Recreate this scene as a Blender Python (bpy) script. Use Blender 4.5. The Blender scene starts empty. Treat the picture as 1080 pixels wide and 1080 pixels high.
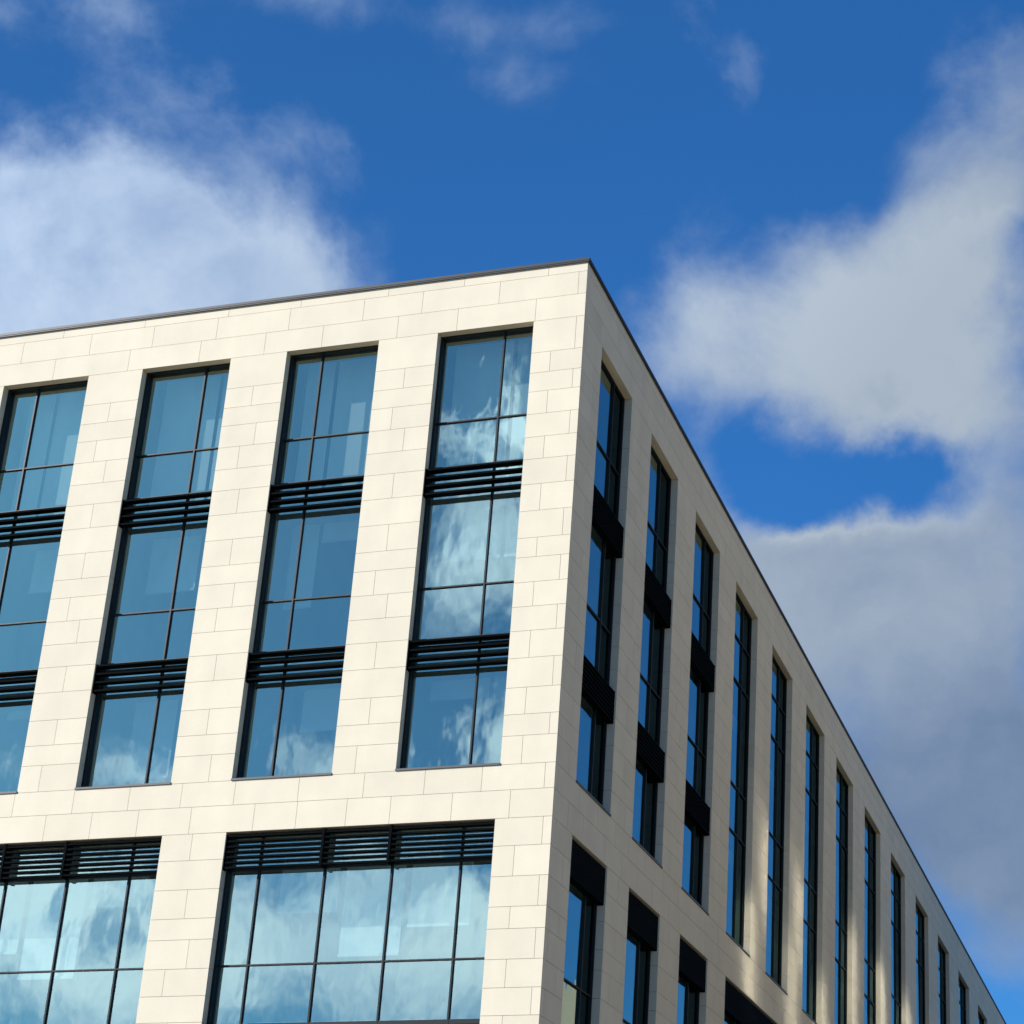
import bpy, bmesh, math, random
from mathutils import Vector, Matrix, Euler

random.seed(11)
sc = bpy.context.scene
col = sc.collection
R = math.radians
H = 26.5                       # height of the parapet above the street; facade heights are measured down from it

# ------------------------------------------------------------------ helpers
class MB:
    """collects boxes and quads; build() links them as one mesh object"""
    def __init__(s):
        s.v, s.f, s.t = [], [], []
    def quad(s, p, tone=1.0):
        n = len(s.v); s.v += [tuple(q) for q in p]; s.f.append(tuple(range(n, n + len(p)))); s.t.append(tone)
    def hexa(s, c, tone=1.0, skip=()):
        """c: 8 corners, index = x + 2*y + 4*z"""
        n = len(s.v); s.v += [tuple(q) for q in c]
        faces = {'x0': (0, 4, 6, 2), 'x1': (1, 3, 7, 5), 'y0': (0, 1, 5, 4), 'y1': (2, 6, 7, 3), 'z0': (0, 2, 3, 1), 'z1': (4, 5, 7, 6)}
        for k, f in faces.items():
            if k not in skip:
                s.f.append(tuple(n + i for i in f)); s.t.append(tone)
    def box(s, x0, x1, y0, y1, z0, z1, tone=1.0, skip=()):
        s.hexa([(x, y, z) for z in (z0, z1) for y in (y0, y1) for x in (x0, x1)], tone, skip)
    def build(s, name, mat, parent=None, smooth=False):
        me = bpy.data.meshes.new(name)
        me.from_pydata(s.v, [], s.f); me.update()
        bm = bmesh.new(); bm.from_mesh(me)
        bm.normal_update()
        bm.to_mesh(me); bm.free()
        at = me.attributes.new('tone', 'FLOAT', 'FACE')
        at.data.foreach_set('value', s.t)
        me.materials.append(mat)
        o = bpy.data.objects.new(name, me); col.objects.link(o)
        if parent: o.parent = parent
        return o

class Face:
    """a facade: a runs along it away from the corner, d runs into the building, z is measured from the parapet"""
    def __init__(s, side): s.side = side
    def P(s, a, d, z):
        return (-a, d, z + H) if s.side == 'street' else (-d, a, z + H)
    def box(s, mb, a0, a1, d0, d1, z0, z1, tone=1.0, skip=()):
        if s.side == 'street':
            mb.box(-a1, -a0, d0, d1, z0 + H, z1 + H, tone, skip)
        else:
            mb.box(-d1, -d0, a0, a1, z0 + H, z1 + H, tone, skip)
    def tilted(s, mb, a0, a1, d, z0, z1, ta, tz):
        """a pane at depth d turned by a hair about both axes"""
        am, zm = (a0 + a1) / 2, (z0 + z1) / 2
        f = lambda a, z: s.P(a, d + (a - am) * ta + (z - zm) * tz, z)
        p = [f(a0, z0), f(a1, z0), f(a1, z1), f(a0, z1)]
        if s.side == 'street': p = p[::-1]
        mb.quad(p)

# ------------------------------------------------------------------ materials
def mat(name):
    m = bpy.data.materials.new(name); m.use_nodes = True
    nt = m.node_tree; nt.nodes.clear()
    out = nt.nodes.new('ShaderNodeOutputMaterial')
    return m, nt, out
def N(nt, t, **kw):
    n = nt.nodes.new(t)
    for k, v in kw.items(): setattr(n, k, v)
    return n
def L(nt, a, b): nt.links.new(a, b)

def stone_material(name, base, var=0.05):
    m, nt, out = mat(name)
    bs = N(nt, 'ShaderNodeBsdfPrincipled')
    bs.inputs['Roughness'].default_value = 0.78
    bs.inputs['Specular IOR Level'].default_value = 0.25
    tc = N(nt, 'ShaderNodeTexCoord')
    at = N(nt, 'ShaderNodeAttribute', attribute_name='tone')
    n1 = N(nt, 'ShaderNodeTexNoise'); n1.inputs['Scale'].default_value = 1.3; n1.inputs['Detail'].default_value = 6
    n2 = N(nt, 'ShaderNodeTexNoise'); n2.inputs['Scale'].default_value = 22; n2.inputs['Detail'].default_value = 8; n2.inputs['Roughness'].default_value = 0.7
    mp = N(nt, 'ShaderNodeMapping'); mp.inputs['Scale'].default_value = (1.6, 1.6, 0.25)
    n3 = N(nt, 'ShaderNodeTexNoise'); n3.inputs['Scale'].default_value = 1.0; n3.inputs['Detail'].default_value = 5
    L(nt, tc.outputs['Object'], n1.inputs['Vector']); L(nt, tc.outputs['Object'], n2.inputs['Vector'])
    L(nt, tc.outputs['Object'], mp.inputs['Vector']); L(nt, mp.outputs['Vector'], n3.inputs['Vector'])
    def rng(src, lo, hi):
        r = N(nt, 'ShaderNodeMapRange'); r.inputs['From Min'].default_value = 0.3; r.inputs['From Max'].default_value = 0.7
        r.inputs['To Min'].default_value = lo; r.inputs['To Max'].default_value = hi; L(nt, src, r.inputs['Value']); return r.outputs[0]
    mul = None
    for src in (rng(n1.outputs['Fac'], 1 - var, 1 + var), rng(n2.outputs['Fac'], 1 - var * .8, 1 + var * .8), rng(n3.outputs['Fac'], 1 - var, 1 + var * .6), at.outputs['Fac']):
        if mul is None: mul = src
        else:
            q = N(nt, 'ShaderNodeMath', operation='MULTIPLY'); L(nt, mul, q.inputs[0]); L(nt, src, q.inputs[1]); mul = q.outputs[0]
    vm = N(nt, 'ShaderNodeVectorMath', operation='SCALE'); vm.inputs[0].default_value = base
    L(nt, mul, vm.inputs['Scale']); L(nt, vm.outputs[0], bs.inputs['Base Color'])
    bp = N(nt, 'ShaderNodeBump'); bp.inputs['Strength'].default_value = 0.12; bp.inputs['Distance'].default_value = 0.01
    L(nt, n2.outputs['Fac'], bp.inputs['Height']); L(nt, bp.outputs[0], bs.inputs['Normal'])
    L(nt, bs.outputs[0], out.inputs[0])
    return m

def plain(name, base, rough=0.5, metal=0.0, spec=0.5, var=0.08, scale=6):
    m, nt, out = mat(name)
    bs = N(nt, 'ShaderNodeBsdfPrincipled')
    bs.inputs['Roughness'].default_value = rough; bs.inputs['Metallic'].default_value = metal
    bs.inputs['Specular IOR Level'].default_value = spec
    tc = N(nt, 'ShaderNodeTexCoord'); n = N(nt, 'ShaderNodeTexNoise'); n.inputs['Scale'].default_value = scale; n.inputs['Detail'].default_value = 6
    L(nt, tc.outputs['Object'], n.inputs['Vector'])
    r = N(nt, 'ShaderNodeMapRange'); r.inputs['To Min'].default_value = 1 - var; r.inputs['To Max'].default_value = 1 + var
    L(nt, n.outputs['Fac'], r.inputs['Value'])
    vm = N(nt, 'ShaderNodeVectorMath', operation='SCALE'); vm.inputs[0].default_value = base
    L(nt, r.outputs[0], vm.inputs['Scale']); L(nt, vm.outputs[0], bs.inputs['Base Color'])
    L(nt, bs.outputs[0], out.inputs[0])
    return m

def glass_material(name, tint, refl, lo=0.34, wave=0.00035, rough=0.0, hi=1.0):
    """coated solar glass: mirror-like coat over a tinted see-through sheet, faintly wavy"""
    m, nt, out = mat(name)
    tr = N(nt, 'ShaderNodeBsdfTransparent'); tr.inputs[0].default_value = (*tint, 1)
    gl = N(nt, 'ShaderNodeBsdfAnisotropic'); gl.inputs['Color'].default_value = (*refl, 1); gl.inputs['Roughness'].default_value = rough
    fr = N(nt, 'ShaderNodeFresnel'); fr.inputs['IOR'].default_value = 1.5
    mr = N(nt, 'ShaderNodeMapRange'); mr.inputs['From Min'].default_value = 0.04; mr.inputs['To Min'].default_value = lo; mr.inputs['To Max'].default_value = hi
    L(nt, fr.outputs[0], mr.inputs['Value'])
    mx = N(nt, 'ShaderNodeMixShader')
    L(nt, mr.outputs[0], mx.inputs[0]); L(nt, tr.outputs[0], mx.inputs[1]); L(nt, gl.outputs[0], mx.inputs[2])
    tc = N(nt, 'ShaderNodeTexCoord')
    mp = N(nt, 'ShaderNodeMapping'); mp.inputs['Scale'].default_value = (1.0, 1.0, 0.6)
    n = N(nt, 'ShaderNodeTexNoise'); n.inputs['Scale'].default_value = 1.15; n.inputs['Detail'].default_value = 2.5
    L(nt, tc.outputs['Object'], mp.inputs['Vector']); L(nt, mp.outputs[0], n.inputs['Vector'])
    bp = N(nt, 'ShaderNodeBump'); bp.inputs['Strength'].default_value = 1.0; bp.inputs['Distance'].default_value = wave * 20
    L(nt, n.outputs['Fac'], bp.inputs['Height'])
    L(nt, bp.outputs[0], gl.inputs['Normal'])
    L(nt, mx.outputs[0], out.inputs[0])
    return m

M_STONE = stone_material('pale_limestone', (0.665, 0.60, 0.462), 0.035)
M_NSTONE = stone_material('buff_stone', (0.40, 0.345, 0.26))
M_FRAME = plain('black_green_metal', (0.009, 0.014, 0.016), 0.5, 0.0, 0.25)
M_LOUVRE = plain('louvre_metal', (0.0016, 0.0032, 0.0038), 0.75, 0.0, 0.03)
M_SILL = plain('sill_metal', (0.055, 0.06, 0.062), 0.5, 0.0, 0.4)
M_COPING = plain('coping_metal', (0.028, 0.033, 0.036), 0.5, 0.0, 0.3)
M_GLASS = glass_material('solar_glass', (0.86, 1.0, 0.98), (0.77, 1.0, 0.93), lo=0.44, hi=0.80)
M_DARKGLASS = glass_material('dark_glass', (0.10, 0.13, 0.13), (0.30, 0.52, 0.58), lo=0.10, hi=0.6)  # darker, less mirror-like glass for the end panes on the lane side
M_NGLASS = glass_material('neighbour_glass', (0.05, 0.06, 0.06), (0.80, 0.80, 0.70), lo=0.6, rough=0.115)
M_BLIND = plain('blind_fabric', (0.78, 0.83, 0.80), 0.9, var=0.03)
M_CEIL = plain('ceiling_tiles', (0.42, 0.44, 0.44), 0.9, var=0.05, scale=1.5)
M_CORE = plain('inner_wall_paint', (0.20, 0.21, 0.22), 0.9, var=0.1, scale=0.7)
M_ROOF = plain('roof_felt', (0.13, 0.13, 0.125), 0.9, var=0.15, scale=2)
M_PAVE = plain('paving', (0.21, 0.175, 0.125), 0.9, var=0.2, scale=0.9)

# ------------------------------------------------------------------ the office building
building = bpy.data.objects.new('office_building', None); col.objects.link(building)
building.location = (0, 0, 0)
building['label'] = 'cream limestone office block with tall dark framed windows, filling the lower half of the view'
building['category'] = 'office building'

ZT, ZB = -1.457, -12.257       # head and sill of the upper windows
ZL, ZLB = -13.434, -21.9       # head and sill of the lower windows
GROUND = -H
storey_a = [.85, .53, .49, .58, .59, .56, .63]
courses = [0.0, -.26, -.86, ZT]
z = ZT
for hgt in storey_a + [.66, .66, .47, .60, .58, .57, .63] + [.68, .61, .48]:
    z -= hgt; courses.append(round(z, 3))
courses += [ZB, -12.82, ZL]
z = ZL
for hgt in [.60, .65, .64, .46, .63, .58, .56, .63, .62, .48, .60, .58, .57, .66]:
    z -= hgt; courses.append(round(z, 3))
courses += [ZLB, -22.6, -23.3, -24.0, -24.7, -25.5, GROUND]
courses = [courses[i] for i in range(len(courses)) if i == 0 or courses[i] < courses[i - 1] - .05]

# window bays: (near edge, far edge)
UP_L = [(1.227, 3.593), (5.078, 7.454), (8.934, 11.314), (12.80, 15.191), (16.67, 19.05), (20.53, 22.91)]
LOW_L = [(1.246, 7.416), (8.961, 15.131), (16.69, 22.86)]
UP_R = [(1.324, 3.751), (5.455, 7.977), (9.813, 12.50), (14.451, 17.27), (19.34, 22.38), (24.675, 27.894), (30.185, 33.611), (36.181, 39.954),
        (42.642, 46.59), (49.748, 53.859), (57.21, 61.455), (65.195, 69.855), (74.006, 78.7), (83.0, 87.8)]
LOW_R = [(1.300, 3.751), (5.411, 8.0), (9.83, 12.60), (14.53, 22.38), (24.675, 33.611), (36.181, 46.59)]
LEN_L, LEN_R = 27.0, 94.0
SLOPE = 0.0058                 # the parapet of the long side rises very slightly to the back

street, lane = Face('street'), Face('lane')
BAND = 0.19                    # depth of the stone reveal
GAP = 0.0035

def free_runs(openings, a0, a1):
    runs, a = [], a0
    for lo, hi in sorted(openings):
        if lo > a1: break
        runs.append((a, lo)); a = hi
    runs.append((a, a1))
    return runs

def wall(face, length, up, low, start, corner_even):
    GAP = .0042 if face is street else .0048
    mb = MB()
    rnd = random.Random(5 if face is street else 9)
    for ci in range(len(courses) - 1):
        zt, zb = courses[ci], courses[ci + 1]
        zm = (zt + zb) / 2
        if ZB < zm < ZT: runs = free_runs(up, start, length)
        elif ZLB < zm < ZL: runs = free_runs(low, start, length)
        else: runs = free_runs([], start, length)
        zone = 'up' if ZB < zm < ZT else 'low' if ZLB < zm < ZL else 'band'
        k = ci - 3 if zone == 'up' else ci - courses.index(ZL)
        for ri, (a0, a1) in enumerate(runs):
            # joints
            js = []
            if zone == 'band':
                step = 1.93 if zt > ZT - .01 else 1.29
                a = {0: .95, 1: .20, 2: 1.20}.get(ci, .22 if ci % 2 else .95)
                while a < a1 - .3:
                    if a > a0 + .1: js.append(a)
                    a += step * rnd.choice((.78, .9, 1.0, 1.0, 1.08, 1.18))
            elif ri == 0:
                w = a1 - a0
                if k % 7 == 1 or k % 7 == 6 and zone == 'up' and k < 9: pass
                js = [a0 + .19] if k % 2 == 0 else [a0 + w * .62]
            else:
                w = a1 - a0
                fr = [None, .5, None, .64, .40, None, .5][k % 7] if zone == 'up' else [.52, None, .48, None, .35, .66, None][k % 7]
                if ri % 2 == 0 and fr is not None: fr = 1.02 - fr
                if fr is not None:
                    js = [a0 + w * fr]
                if w > 2.2 and fr is None: js = [a0 + w * .5]
            edges = [a0] + js + [a1]
            top = zt
            for p in range(len(edges) - 1):
                l, r = edges[p], edges[p + 1]
                gl = 0 if p == 0 else GAP
                gr = 0 if p == len(edges) - 2 else GAP
                tone = rnd.gauss(1.0, .015)
                if rnd.random() < .06: tone -= .02
                gt = 0 if zt in (0.0,) else GAP
                if zt == 0.0 and face is lane:
                    c = [face.P(a, d, zz) for zz in (0, 1) for d in (0, .026) for a in (l + gl, r - gr)]
                    pts = []
                    for zi in (0, 1):
                        for ai in (0, 1):          # y index = along
                            for di in (1, 0):      # x index = depth, inner first
                                a = (l + gl, r - gr)[ai]; d = (0, .026)[di]
                                pts.append(face.P(a, d, (zb + GAP) if zi == 0 else SLOPE * a))
                    mb.hexa(pts, tone)
                else:
                    face.box(mb, l + gl, r - gr, 0, .026, zb + GAP, zt - gt, tone)
            # the backing course carries the stone of the reveal
            tb = rnd.gauss(.99, .015)
            if zt == 0.0 and face is lane:
                pts = []
                for zi in (0, 1):
                    for ai in (0, 1):
                        for di in (1, 0):
                            a = (max(a0, BAND + .004), a1)[ai]; d = (.0265, BAND)[di]
                            pts.append(face.P(a, d, zb if zi == 0 else SLOPE * a))
                mb.hexa(pts, tb)
            else:
                face.box(mb, a0 if ri else max(a0, .035 if face is street else BAND + .004), a1, .0265, BAND, zb + .004, zt - (.004 if ci else 0), tb)
    return mb

wall(street, LEN_L, UP_L, LOW_L, 0.0, True).build('stone_wall', M_STONE, building)
wall(lane, LEN_R, UP_R, LOW_R, 0.0305, False).build('stone_wall', M_STONE, building)

# ------------------------------------------------------------------ windows
JW, HW = 0.055, 0.035          # frame face at jamb and head
GD = 0.30                      # depth of the glass
def louvre(face, a0, a1, zt, n, pitch, fins, depth=(.045, .235), edge=True, plate=False):
    if .11 < pitch < .15: depth = (.045, .165)
    mb = MB()
    for k in range(n):
        zz = zt - k * pitch
        # a blade with a small nose
        face.box(mb, a0 + .012, a1 - .012, depth[0], depth[1], zz - .022, zz)
        face.box(mb, a0 + .0125, a1 - .0125, depth[0] - .006, depth[0] + .012, zz - .036, zz + .006)
    zb = zt - (n - 1) * pitch - .03
    for a in fins:
        face.box(mb, a - .03, a + .03, depth[0] - .022, depth[1] + .085 if depth[1] < .2 else depth[1] + .02, zb - .03, zt + .05)
    if plate: face.box(mb, a0 + .012, a1 - .012, depth[1] - .012, depth[1] - .004, zb, zt)
    if edge:
        face.box(mb, a0 + .002, a0 + .012, depth[0] - .006, depth[1], zb - .03, zt + .03)
        face.box(mb, a1 - .012, a1 - .002, depth[0] - .006, depth[1], zb - .03, zt + .03)
    return mb

def window(face, a0, a1, zt, zb, mulls, rows, louvres, blinds=(), gd=GD, label=None, seed=0, sill=True, dark_end=False):
    """rows: heights of the transoms; louvres: (top, blades, pitch, fins); blinds: (a0, a1, top, bottom)"""
    rnd = random.Random(seed)
    fr = MB()
    d0, d1 = BAND + .004, gd + .05
    face.box(fr, a0 + .002, a0 + JW, d0, d1, zb, zt - .002)
    face.box(fr, a1 - JW, a1 - .002, d0, d1, zb, zt - .002)
    face.box(fr, a0 + JW, a1 - JW, d0 + .001, d1 - .001, zt - HW, zt - .0025)
    face.box(fr, a0 + JW, a1 - JW, d0 + .001, d1 - .001, zb + .001, zb + .05)
    md = gd - .05
    for m in mulls:
        face.box(fr, m - .018, m + .018, md, gd + .03, zb + .05, zt - HW)
    for t, hw in rows:
        edges = [a0 + JW] + sorted(mulls) + [a1 - JW]
        for i in range(len(edges) - 1):
            l = edges[i] + (.018 if i else 0); r = edges[i + 1] - (.018 if i < len(edges) - 2 else 0)
            face.box(fr, l, r, md + .006, gd + .028, t - hw, t + hw)
    w = fr.build('window', M_FRAME, building)
    if label: w['label'] = label
    gp, dp = MB(), MB()
    ea = [a0 + JW] + sorted(mulls) + [a1 - JW]
    ez = [zb + .05] + sorted(t for t, _ in rows) + [zt - HW]
    for i in range(len(ea) - 1):
        for j in range(len(ez) - 1):
            face.tilted(dp if dark_end and i == len(ea) - 2 else gp, ea[i] + .004, ea[i + 1] - .004, gd, ez[j] + .004, ez[j + 1] - .004, rnd.gauss(0, .0022), rnd.gauss(0, .0018))
    gp.build('pane', M_GLASS, w)
    if dark_end: dp.build('dark_pane', M_DARKGLASS, w)
    for (lt, n, pitch, fins) in louvres:
        if face is lane: n, pitch = 2 * n, pitch / 2
        louvre(face, a0, a1, lt, n, pitch, fins, plate=face is lane).build('louvre', M_LOUVRE, w)
    if sill:
        sb = MB(); face.box(sb, a0 - .004, a1 + .004, -.025, d0 - .002, zb - .004, zb + .042); sb.build('sill', M_SILL, w)
    for (b0, b1, bt, bb, bd) in blinds:
        bm_ = MB(); face.box(bm_, b0, b1, gd + bd, gd + bd + .006, bb, bt); face.box(bm_, b0, b1, gd + bd - .03, gd + bd + .03, bb - .06, bb - .001)
        b = bm_.build('blind', M_BLIND, w)
    return w

TR1, LB1, TR2, LB2 = -3.72, -4.99, -7.89, -9.23
def upper_rows(z1=TR1, z2=TR2):
    return [(z1, .015), (-4.93, .06), (z2, .015), (-9.18, .06)]
blind_sets_L = [
    [(1.30, 2.00, -1.2, -4.7, .75), (2.10, 3.56, -1.2, -4.7, .75), (1.30, 2.0, -5.2, -6.75, .9), (2.10, 3.5, -5.2, -6.75, .9), (1.3, 2.0, -9.4, -10.15, .9), (2.1, 3.5, -9.4, -10.15, .9)],
    [(5.12, 6.60, -1.2, -4.7, .75), (6.70, 7.42, -1.2, -4.7, .75), (5.12, 6.6, -5.2, -5.95, .9), (6.7, 7.4, -5.2, -7.6, .9), (5.12, 6.6, -9.4, -10.7, .9)],
    [(9.0, 9.7, -1.2, -4.7, .75), (9.80, 11.28, -1.2, -4.7, .75), (9.8, 11.1, -5.2, -6.9, .9), (9.8, 10.9, -9.4, -11.6, .9)],
    [(12.84, 14.33, -1.2, -4.7, .75), (14.43, 15.16, -1.2, -4.7, .75), (12.84, 14.33, -5.2, -6.6, .9), (12.84, 14.3, -9.4, -9.9, .9)],
    [(16.7, 17.5, -1.2, -4.7, .75), (17.6, 19.0, -5.2, -6.6, .9)],
    [(20.6, 22.0, -1.2, -4.7, .75)],
]
for i, (a0, a1) in enumerate(UP_L):
    m = a0 + .803 if i % 2 == 0 else a1 - .803
    window(street, a0, a1, ZT, ZB, [m], upper_rows(), [(-5.02, 4, .205, []), (-9.24, 4, .205, [])], blind_sets_L[i], seed=20 + i)
for i, (a0, a1) in enumerate(LOW_L):
    ms = [a0 + .80 + 1.543 * k for k in range(4)]
    if i: ms = [a0 + .84 + 1.545 * k for k in range(4)]
    bl = [(ms[0] + .1, ms[1] - .05, -13.7, (-15.3, -14.6, -15.0)[i], .9), (ms[1] + .1, ms[2] - .05, -13.7, (-15.9, -16.2, -15.4)[i], .9),
          (ms[2] + .1, ms[3] - .05, -13.7, (-14.9, -15.6, -15.0)[i], .9), (ms[0] + .1, ms[1] - .05, -18.0, -19.4, .9)]
    window(street, a0, a1, ZL, ZLB, ms, [(-14.22, .03), (-16.31, .016), (-17.60, .05), (-18.2, .03), (-20.2, .016)],
           [(-13.50, 7, .118, [ms[1], ms[2]]), (-17.72, 4, .118, [ms[1], ms[2]])], bl, seed=40 + i)
for i, (a0, a1) in enumerate(UP_R):
    w = a1 - a0
    if i < 3:
        m = (a1 - .80, a0 + 1.55, a0 + 1.8)[i]
        window(lane, a0, a1, ZT, ZB, [m], [(-3.60, .015), (-4.93, .06), (-7.78, .015), (-9.18, .06)],
               [(-5.02, 4, .205, []), (-9.24, 4, .205, [])], [], gd=.25, seed=60 + i, dark_end=True)
    else:
        window(lane, a0, a1, ZT, ZB, [a1 - .36 * w], [(-2.78, .016), (-4.17, .016), (-7.45, .016), (-8.88, .016)], [], [], gd=.25, seed=60 + i, dark_end=True,
               label='tall narrow window glazed from head to sill, without louvres')
for i, (a0, a1) in enumerate(LOW_R):
    n = max(1, round((a1 - a0) / 1.9) - 1)
    ms = [a0 + 1.7] if i < 3 else [a0 + (a1 - a0) * (k + 1) / (n + 1) for k in range(n)]
    window(lane, a0, a1, ZL, ZLB, ms, [(-14.22, .03), (-16.38, .016), (-17.60, .05), (-18.2, .03), (-20.2, .016)],
           [(-13.50, 7, .118, []), (-17.72, 4, .118, [])], [], gd=.25, seed=80 + i, dark_end=i < 3)

# coping, roof, floors, inner walls and the two far sides
c = MB()
c.box(-LEN_L, .05, -.05, .55, H + .002, H + .068)
c.box(-LEN_L, .042, -.042, -.032, H - .03, H + .002)
c.build('coping', M_COPING, building)
c = MB()
for (x0, x1, zlo, zhi) in ((-.55, .05, .003, .068), (.032, .042, -.03, .003)):
    y0, y1 = (.5505, LEN_R) if x0 < 0 else (-.031, LEN_R)
    c.hexa([(x, y, H + zz + SLOPE * max(y, 0)) for zz in (zlo, zhi) for y in (y0, y1) for x in (x0, x1)])
c.build('coping', M_COPING, building)
rf = MB()
rf.box(-LEN_L + .3, -.2, .2, LEN_R - .3, H - .75, H - .55)
rf.build('roof', M_ROOF, building)
for zz in (-5.05, -9.28, -13.15, -17.5, -21.6):
    f = MB(); f.box(-LEN_L + .3, -.42, .42, LEN_R - .3, H + zz - .45, H + zz)
    f.build('floor_slab', M_CEIL, building)
cw = MB()
cw.box(-LEN_L + .35, -7.2, 7.2, LEN_R - .4, 0.01, H - .76)
cw.build('core_wall', M_CORE, building)
sd = MB()
sd.box(-LEN_L, -LEN_L + .25, BAND + .001, LEN_R, 0, H - .001)
sd.box(-LEN_L + .251, -BAND - .001, LEN_R - .25, LEN_R - .001, 0, H - .002)
sd.build('rear_wall', M_NSTONE, building)

# ------------------------------------------------------------------ the building across the lane (seen mirrored in the lane windows; its sunlit glazing throws the light patches)
nb = bpy.data.objects.new('neighbouring_building', None); col.objects.link(nb)
nb.location = (0, 0, 0)
nb['label'] = 'grey stone building across the lane, seen only mirrored in the shaded side windows'
nb['category'] = 'building'
X0, YA, YB, ZTOP = 16.0, 2.9, 42.5, 6.2
BAYS = [(4.1, 5.6), (9.2, 10.6), (14.5, 16.1), (20.3, 22.0), (26.6, 28.4), (33.0, 35.2), (39.6, 41.6)]
def nwall():
    mb = MB()
    mb.box(X0 + .4, X0 + 14, YA, YB, 0, H + ZTOP - .5)
    mb.box(X0, X0 + .4, YA, YB, H + 5.0, H + ZTOP)
    y = YA
    for a, b in BAYS:
        mb.box(X0, X0 + .4, y, a, 0, H + 5.0); y = b
    mb.box(X0, X0 + .4, y, YB, 0, H + 5.0)
    mb.box(X0 + .6, X0 + 12, YB, 52, 0, H - 5.2)
    return mb
nwall().build('stone_wall', M_NSTONE, nb)
for a, b in BAYS:
    g = MB()
    zz = H + 5.0
    while zz > 4:
        t1, t2 = random.gauss(0, .012), random.gauss(0, .008)
        g.quad([(X0 + .2 + t1, a, zz - 3.3), (X0 + .2 - t1, b, zz - 3.3), (X0 + .2 - t1 + t2, b, zz), (X0 + .2 + t1 + t2, a, zz)])
        zz -= 3.4
    g.build('glazed_bay', M_NGLASS, nb)

# ------------------------------------------------------------------ ground
g = MB()
g.quad([(-1500, -1500, 0), (1500, -1500, 0), (1500, 1500, 0), (-1500, 1500, 0)])
o = g.build('ground', M_PAVE); o['kind'] = 'structure'

# ------------------------------------------------------------------ sun and sky
S = Vector((-.66, -.54, .50)).normalized()
EL = math.asin(S.z); AZ = math.atan2(S.x, S.y)
sun = bpy.data.lights.new('sun', 'SUN'); sun.energy = 4.6; sun.angle = R(0.53); sun.color = (1.0, .96, .95)
so = bpy.data.objects.new('sun', sun); col.objects.link(so)
so.rotation_euler = (-S).to_track_quat('-Z', 'Y').to_euler()
so.location = S * 60

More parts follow.
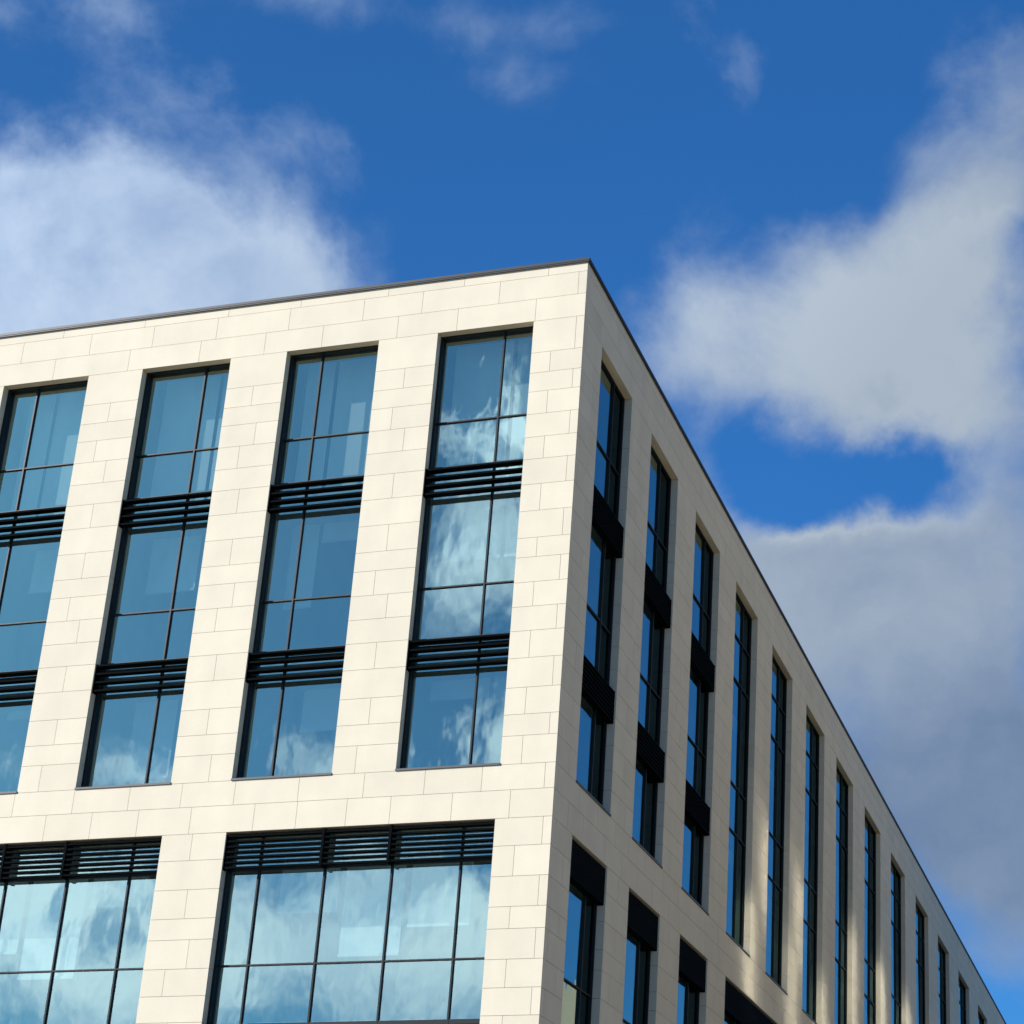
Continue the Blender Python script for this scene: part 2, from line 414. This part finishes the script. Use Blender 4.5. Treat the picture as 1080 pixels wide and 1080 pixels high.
CLOUDS = [
    (-38.12, 30.63, 5.83, 5.01, 0, 1.50, 0.62),
    (-34.02, 31.03, 5.69, 4.37, -22, 1.40, 0.62),
    (-30.71, 31.30, 3.79, 2.77, -28, 0.95, 0.60),
    (-39.23, 33.76, 2.33, 1.60, 10, 0.35, 0.85),
    (-34.93, 34.28, 2.04, 1.17, -25, 0.35, 0.80),
    (-33.79, 36.90, 4.08, 1.22, -8, 0.36, 0.75),
    (-30.70, 37.52, 2.33, 1.11, 0, 0.42, 0.75),
    (-32.24, 35.71, 2.04, 1.31, -35, 0.36, 0.75),
    (-29.02, 36.62, 1.31, 1.46, 0, 0.25, 0.75),
    (-40.99, 38.54, 3.79, 1.31, 20, 0.34, 0.85),
    (-27.81, 41.25, 4.96, 0.99, 5, 0.38, 0.80),
    (-16.35, 41.29, 1.11, 2.33, 25, 0.46, 0.80),
    (-14.91, 39.50, 0.70, 1.75, 8, 0.46, 0.80),
    (-23.27, 39.51, 1.05, 0.93, 0, 0.27, 0.75),
    (-12.31, 32.15, 5.69, 3.79, 8, 1.20, 0.95),
    (-6.90, 32.19, 4.66, 3.79, 0, 1.10, 0.90),
    (-8.38, 35.02, 2.92, 1.46, 28, 0.55, 0.90),
    (-16.23, 32.21, 1.75, 1.60, 0, 0.35, 0.85),
    (-4.73, 38.35, 2.48, 3.21, -20, 0.74, 0.75),
    (-7.14, 36.88, 2.62, 2.19, 20, 0.50, 0.75),
    (-9.94, 36.56, 2.33, 1.75, 20, 0.32, 0.75),
    (-12.02, 35.35, 1.75, 1.17, 0, 0.30, 0.85),
    (-4.76, 40.31, 1.75, 1.75, -20, 0.42, 0.70),
    (-8.52, 38.40, 2.04, 1.46, 20, 0.26, 0.70),
    (-12.67, 25.23, 5.39, 3.21, -20, 1.30, 0.80),
    (-6.85, 26.64, 5.10, 3.94, 0, 1.30, 0.90),
    (-8.66, 22.01, 6.71, 4.96, -30, 1.30, 0.34),
    (-6.11, 17.90, 4.37, 3.94, -30, 1.00, 0.36),
    (-5.73, 15.29, 2.77, 2.33, 0, 0.80, 0.70),
    (-5.64, 12.99, 2.62, 1.60, 0, 0.55, 0.80),
    (-10.42, 27.97, 3.79, 1.63, 14, -1.60, 0.00),
    (-12.54, 27.04, 1.75, 0.87, -20, -0.60, 0.00),
    (-13.92, 29.33, 1.75, 0.99, 20, -0.55, 0.00),
    (-5.80, 35.46, 1.75, 0.64, 0, -0.30, 0.00),
    (-8.44, 29.26, 1.17, 0.87, 0, -0.40, 0.00),
    (203.69, 25.41, 2.48, 2.48, 0, 1.30, 1.00),
    (202.35, 30.29, 0.82, 2.04, 0, 0.90, 1.00),
    (204.18, 28.69, 2.62, 0.58, 0, 0.90, 0.95),
    (202.33, 28.28, 1.17, 1.75, 0, 0.80, 1.00),
    (208.14, 19.01, 1.75, 1.11, 0, 1.00, 0.85),
    (213.22, 17.56, 2.19, 0.82, 0, 0.90, 0.85),
    (217.08, 17.17, 1.31, 0.87, 0, 0.90, 0.85),
    (202.25, 19.67, 1.11, 1.46, 0, 1.10, 0.95),
    (205.10, 18.86, 0.87, 1.17, 0, 0.80, 0.95),
    (206.01, 13.13, 8.16, 3.50, 0, 1.30, 0.95),
    (214.92, 12.31, 5.25, 3.21, 0, 1.20, 0.95),
    (216.81, 14.01, 3.21, 1.75, 0, 1.00, 0.95),
    (213.78, 12.85, 1.60, 1.05, 0, -1.10, 0.00),
    (202.34, 15.94, 1.31, 1.17, 0, -0.80, 0.00),
    (205.55, 14.32, 1.75, 0.87, -20, -0.35, 0.00),
    # broken cloud over the unseen sky; eastern banks added to whiten the lane wall
    (50, 38, 14, 16, 0, 1.2, .85), (92, 34, 26, 18, 0, 1.4, .95), (128, 30, 12, 12, 0, .9, .8), (70, 62, 20, 12, 0, .8, .7), (75, 13, 24, 8, 0, 1.2, .9),
    (300, 30, 22, 9, 0, .9, .8), (340, 55, 20, 9, 0, .8, .7), (250, 55, 14, 9, 0, .9, .8), (180, 35, 12, 8, 0, .9, .8),
]
w = bpy.data.worlds.new('World'); sc.world = w; w.use_nodes = True
nt = w.node_tree; nt.nodes.clear()
out = N(nt, 'ShaderNodeOutputWorld'); bg = N(nt, 'ShaderNodeBackground'); L(nt, bg.outputs[0], out.inputs[0])
BGS = 0.10
bg.inputs['Strength'].default_value = BGS
sky = N(nt, 'ShaderNodeTexSky', sky_type='NISHITA'); sky.sun_disc = False
sky.sun_elevation = EL; sky.sun_rotation = AZ % (2 * math.pi)
sky.air_density = 1.0; sky.dust_density = 0.6; sky.ozone_density = 3.0
tint = N(nt, 'ShaderNodeVectorMath', operation='MULTIPLY'); L(nt, sky.outputs[0], tint.inputs[0])

tc = N(nt, 'ShaderNodeTexCoord'); D = tc.outputs['Generated']
def noise(scale, detail, rough, vec, dist=0.0):
    n = N(nt, 'ShaderNodeTexNoise'); n.inputs['Scale'].default_value = scale; n.inputs['Detail'].default_value = detail
    n.inputs['Roughness'].default_value = rough; n.inputs['Distortion'].default_value = dist
    L(nt, vec, n.inputs['Vector']); return n
def math_(op, a, b=None, c=None):
    n = N(nt, 'ShaderNodeMath', operation=op)
    for i, v in enumerate((a, b, c)):
        if v is None: continue
        if isinstance(v, (int, float)): n.inputs[i].default_value = v
        else: L(nt, v, n.inputs[i])
    return n.outputs[0]
def maprange(v, a, b, c_, d, kind='LINEAR'):
    n = N(nt, 'ShaderNodeMapRange', interpolation_type=kind)
    L(nt, v, n.inputs['Value'])
    for k, x in zip(('From Min', 'From Max', 'To Min', 'To Max'), (a, b, c_, d)): n.inputs[k].default_value = x
    return n.outputs[0]
sd_ = N(nt, 'ShaderNodeVectorMath', operation='DOT_PRODUCT'); L(nt, D, sd_.inputs[0]); sd_.inputs[1].default_value = S
# the air colour: deep blue away from the sun, paler and thinner towards it
tm = N(nt, 'ShaderNodeMix', data_type='RGBA'); L(nt, maprange(sd_.outputs['Value'], .05, .95, 0, 1), tm.inputs[0])
tm.inputs[6].default_value = (0.24, 0.74, 1.22, 1); tm.inputs[7].default_value = (.22, .47, .66, 1)
tm2 = N(nt, 'ShaderNodeMix', data_type='RGBA'); L(nt, maprange(sd_.outputs['Value'], -.55, -.1, 0, 1), tm2.inputs[0])
tm2.inputs[6].default_value = (0.16, 0.46, 0.78, 1); L(nt, tm.outputs[2], tm2.inputs[7])
L(nt, tm2.outputs[2], tint.inputs[1])
# warped direction: gives the cloud edges their torn outline
nw = noise(14.0, 6, .6, D)
wv = N(nt, 'ShaderNodeVectorMath', operation='MULTIPLY_ADD'); L(nt, nw.outputs['Color'], wv.inputs[0])
wv.inputs[1].default_value = (.055,) * 3; wv.inputs[2].default_value = (-.0275,) * 3
wa = N(nt, 'ShaderNodeVectorMath', operation='ADD'); L(nt, D, wa.inputs[0]); L(nt, wv.outputs[0], wa.inputs[1])
DW = wa.outputs[0]
acc = bacc = None
for (az, el, wd, hd, roll, wt, br) in CLOUDS:
    az, el = R(az), R(el)
    cdir = Vector((math.sin(az) * math.cos(el), math.cos(az) * math.cos(el), math.sin(el)))
    right = Vector((math.cos(az), -math.sin(az), 0)); up = right.cross(cdir)
    rr = R(roll); u = right * math.cos(rr) + up * math.sin(rr); v = -right * math.sin(rr) + up * math.cos(rr)
    rot = Matrix((u, v, u.cross(v))).transposed()
    mp = N(nt, 'ShaderNodeMapping', vector_type='TEXTURE')
    mp.inputs['Location'].default_value = cdir; mp.inputs['Rotation'].default_value = rot.to_euler('XYZ')
    mp.inputs['Scale'].default_value = (R(wd), R(hd), .35)
    L(nt, DW, mp.inputs['Vector'])
    ln = N(nt, 'ShaderNodeVectorMath', operation='LENGTH'); L(nt, mp.outputs[0], ln.inputs[0])
    k = maprange(ln.outputs['Value'], 0.0, 1.5, wt, 0.0, 'SMOOTHSTEP')
    acc = k if acc is None else math_('ADD', acc, k)
    if wt > 0:
        kb = math_('MULTIPLY', k, br)
        bacc = kb if bacc is None else math_('ADD', bacc, kb)
f1 = noise(10.0, 9, .57, D, .3)
f2 = noise(3.1, 4, .5, D)
# loose scattered cloud for the rest of the sky
rest = maprange(f2.outputs['Fac'], .56, .72, 0, .35)
accm = math_('MINIMUM', acc, 1.55)
dn = math_('ADD', accm, math_('MULTIPLY_ADD', f1.outputs['Fac'], 2.3, -1.15))
dens = maprange(dn, .16, 1.6, 0.0, .93, 'SMOOTHSTEP')
bright = math_('DIVIDE', bacc, math_('MAXIMUM', math_('ADD', acc, .02), .05))
f3 = noise(8.0, 6, .55, DW)
sh = math_('ADD', math_('MULTIPLY', bright, 1.0), math_('MULTIPLY_ADD', f3.outputs['Fac'], 1.2, -.6))
cr = N(nt, 'ShaderNodeValToRGB'); L(nt, sh, cr.inputs[0])
e = cr.color_ramp.elements
e[0].position = .15; e[0].color = (.13, .20, .33, 1)
e[1].position = 1.05 if False else 1.0; e[1].color = (.43, .50, .575, 1)
x = cr.color_ramp.elements.new(.6); x.color = (.27, .345, .46, 1)
cs = N(nt, 'ShaderNodeVectorMath', operation='SCALE'); L(nt, cr.outputs[0], cs.inputs[0]); 
# clouds near the sun are lit harder
glow = maprange(sd_.outputs['Value'], -.1, .92, .70, 2.3)
L(nt, math_('MULTIPLY', glow, 1.0 / BGS), cs.inputs['Scale'])
mx = N(nt, 'ShaderNodeMix', data_type='RGBA'); L(nt, dens, mx.inputs[0])
L(nt, tint.outputs[0], mx.inputs[6]); L(nt, cs.outputs[0], mx.inputs[7])
L(nt, mx.outputs[2], bg.inputs['Color'])

# ------------------------------------------------------------------ camera
cam = bpy.data.cameras.new('camera'); co = bpy.data.objects.new('camera', cam); col.objects.link(co); sc.camera = co
rgt, upv, fwd = Vector((0.96604725, 0.25622236, 0.03320861)), Vector((0.05993617, -0.34727388, 0.93584641)), Vector((-0.25131726, 0.90208146, 0.35083997))
mw = Matrix((rgt, upv, -fwd)).transposed().to_4x4()
mw.translation = Vector((12.575707, -33.95856113, H - 24.90678112))
co.matrix_world = mw
cam.sensor_width = 36; cam.lens = 1944.638 / 1080 * 36
cam.shift_x = -(740.052 - 540) / 1080; cam.shift_y = (767.266 - 540) / 1080
cam.clip_start = .1; cam.clip_end = 5000

sc.view_settings.view_transform = 'Standard'; sc.view_settings.look = 'None'
sc.view_settings.exposure = 0.55; sc.view_settings.gamma = 1.0
sc.cycles.max_bounces = 10; sc.cycles.transparent_max_bounces = 16
sc.cycles.caustics_reflective = True; sc.cycles.blur_glossy = 0.0
sc.cycles.sample_clamp_indirect = 0
sc.cycles.use_guiding = True; sc.cycles.guiding_training_samples = 128
sc.cycles.use_denoising = True
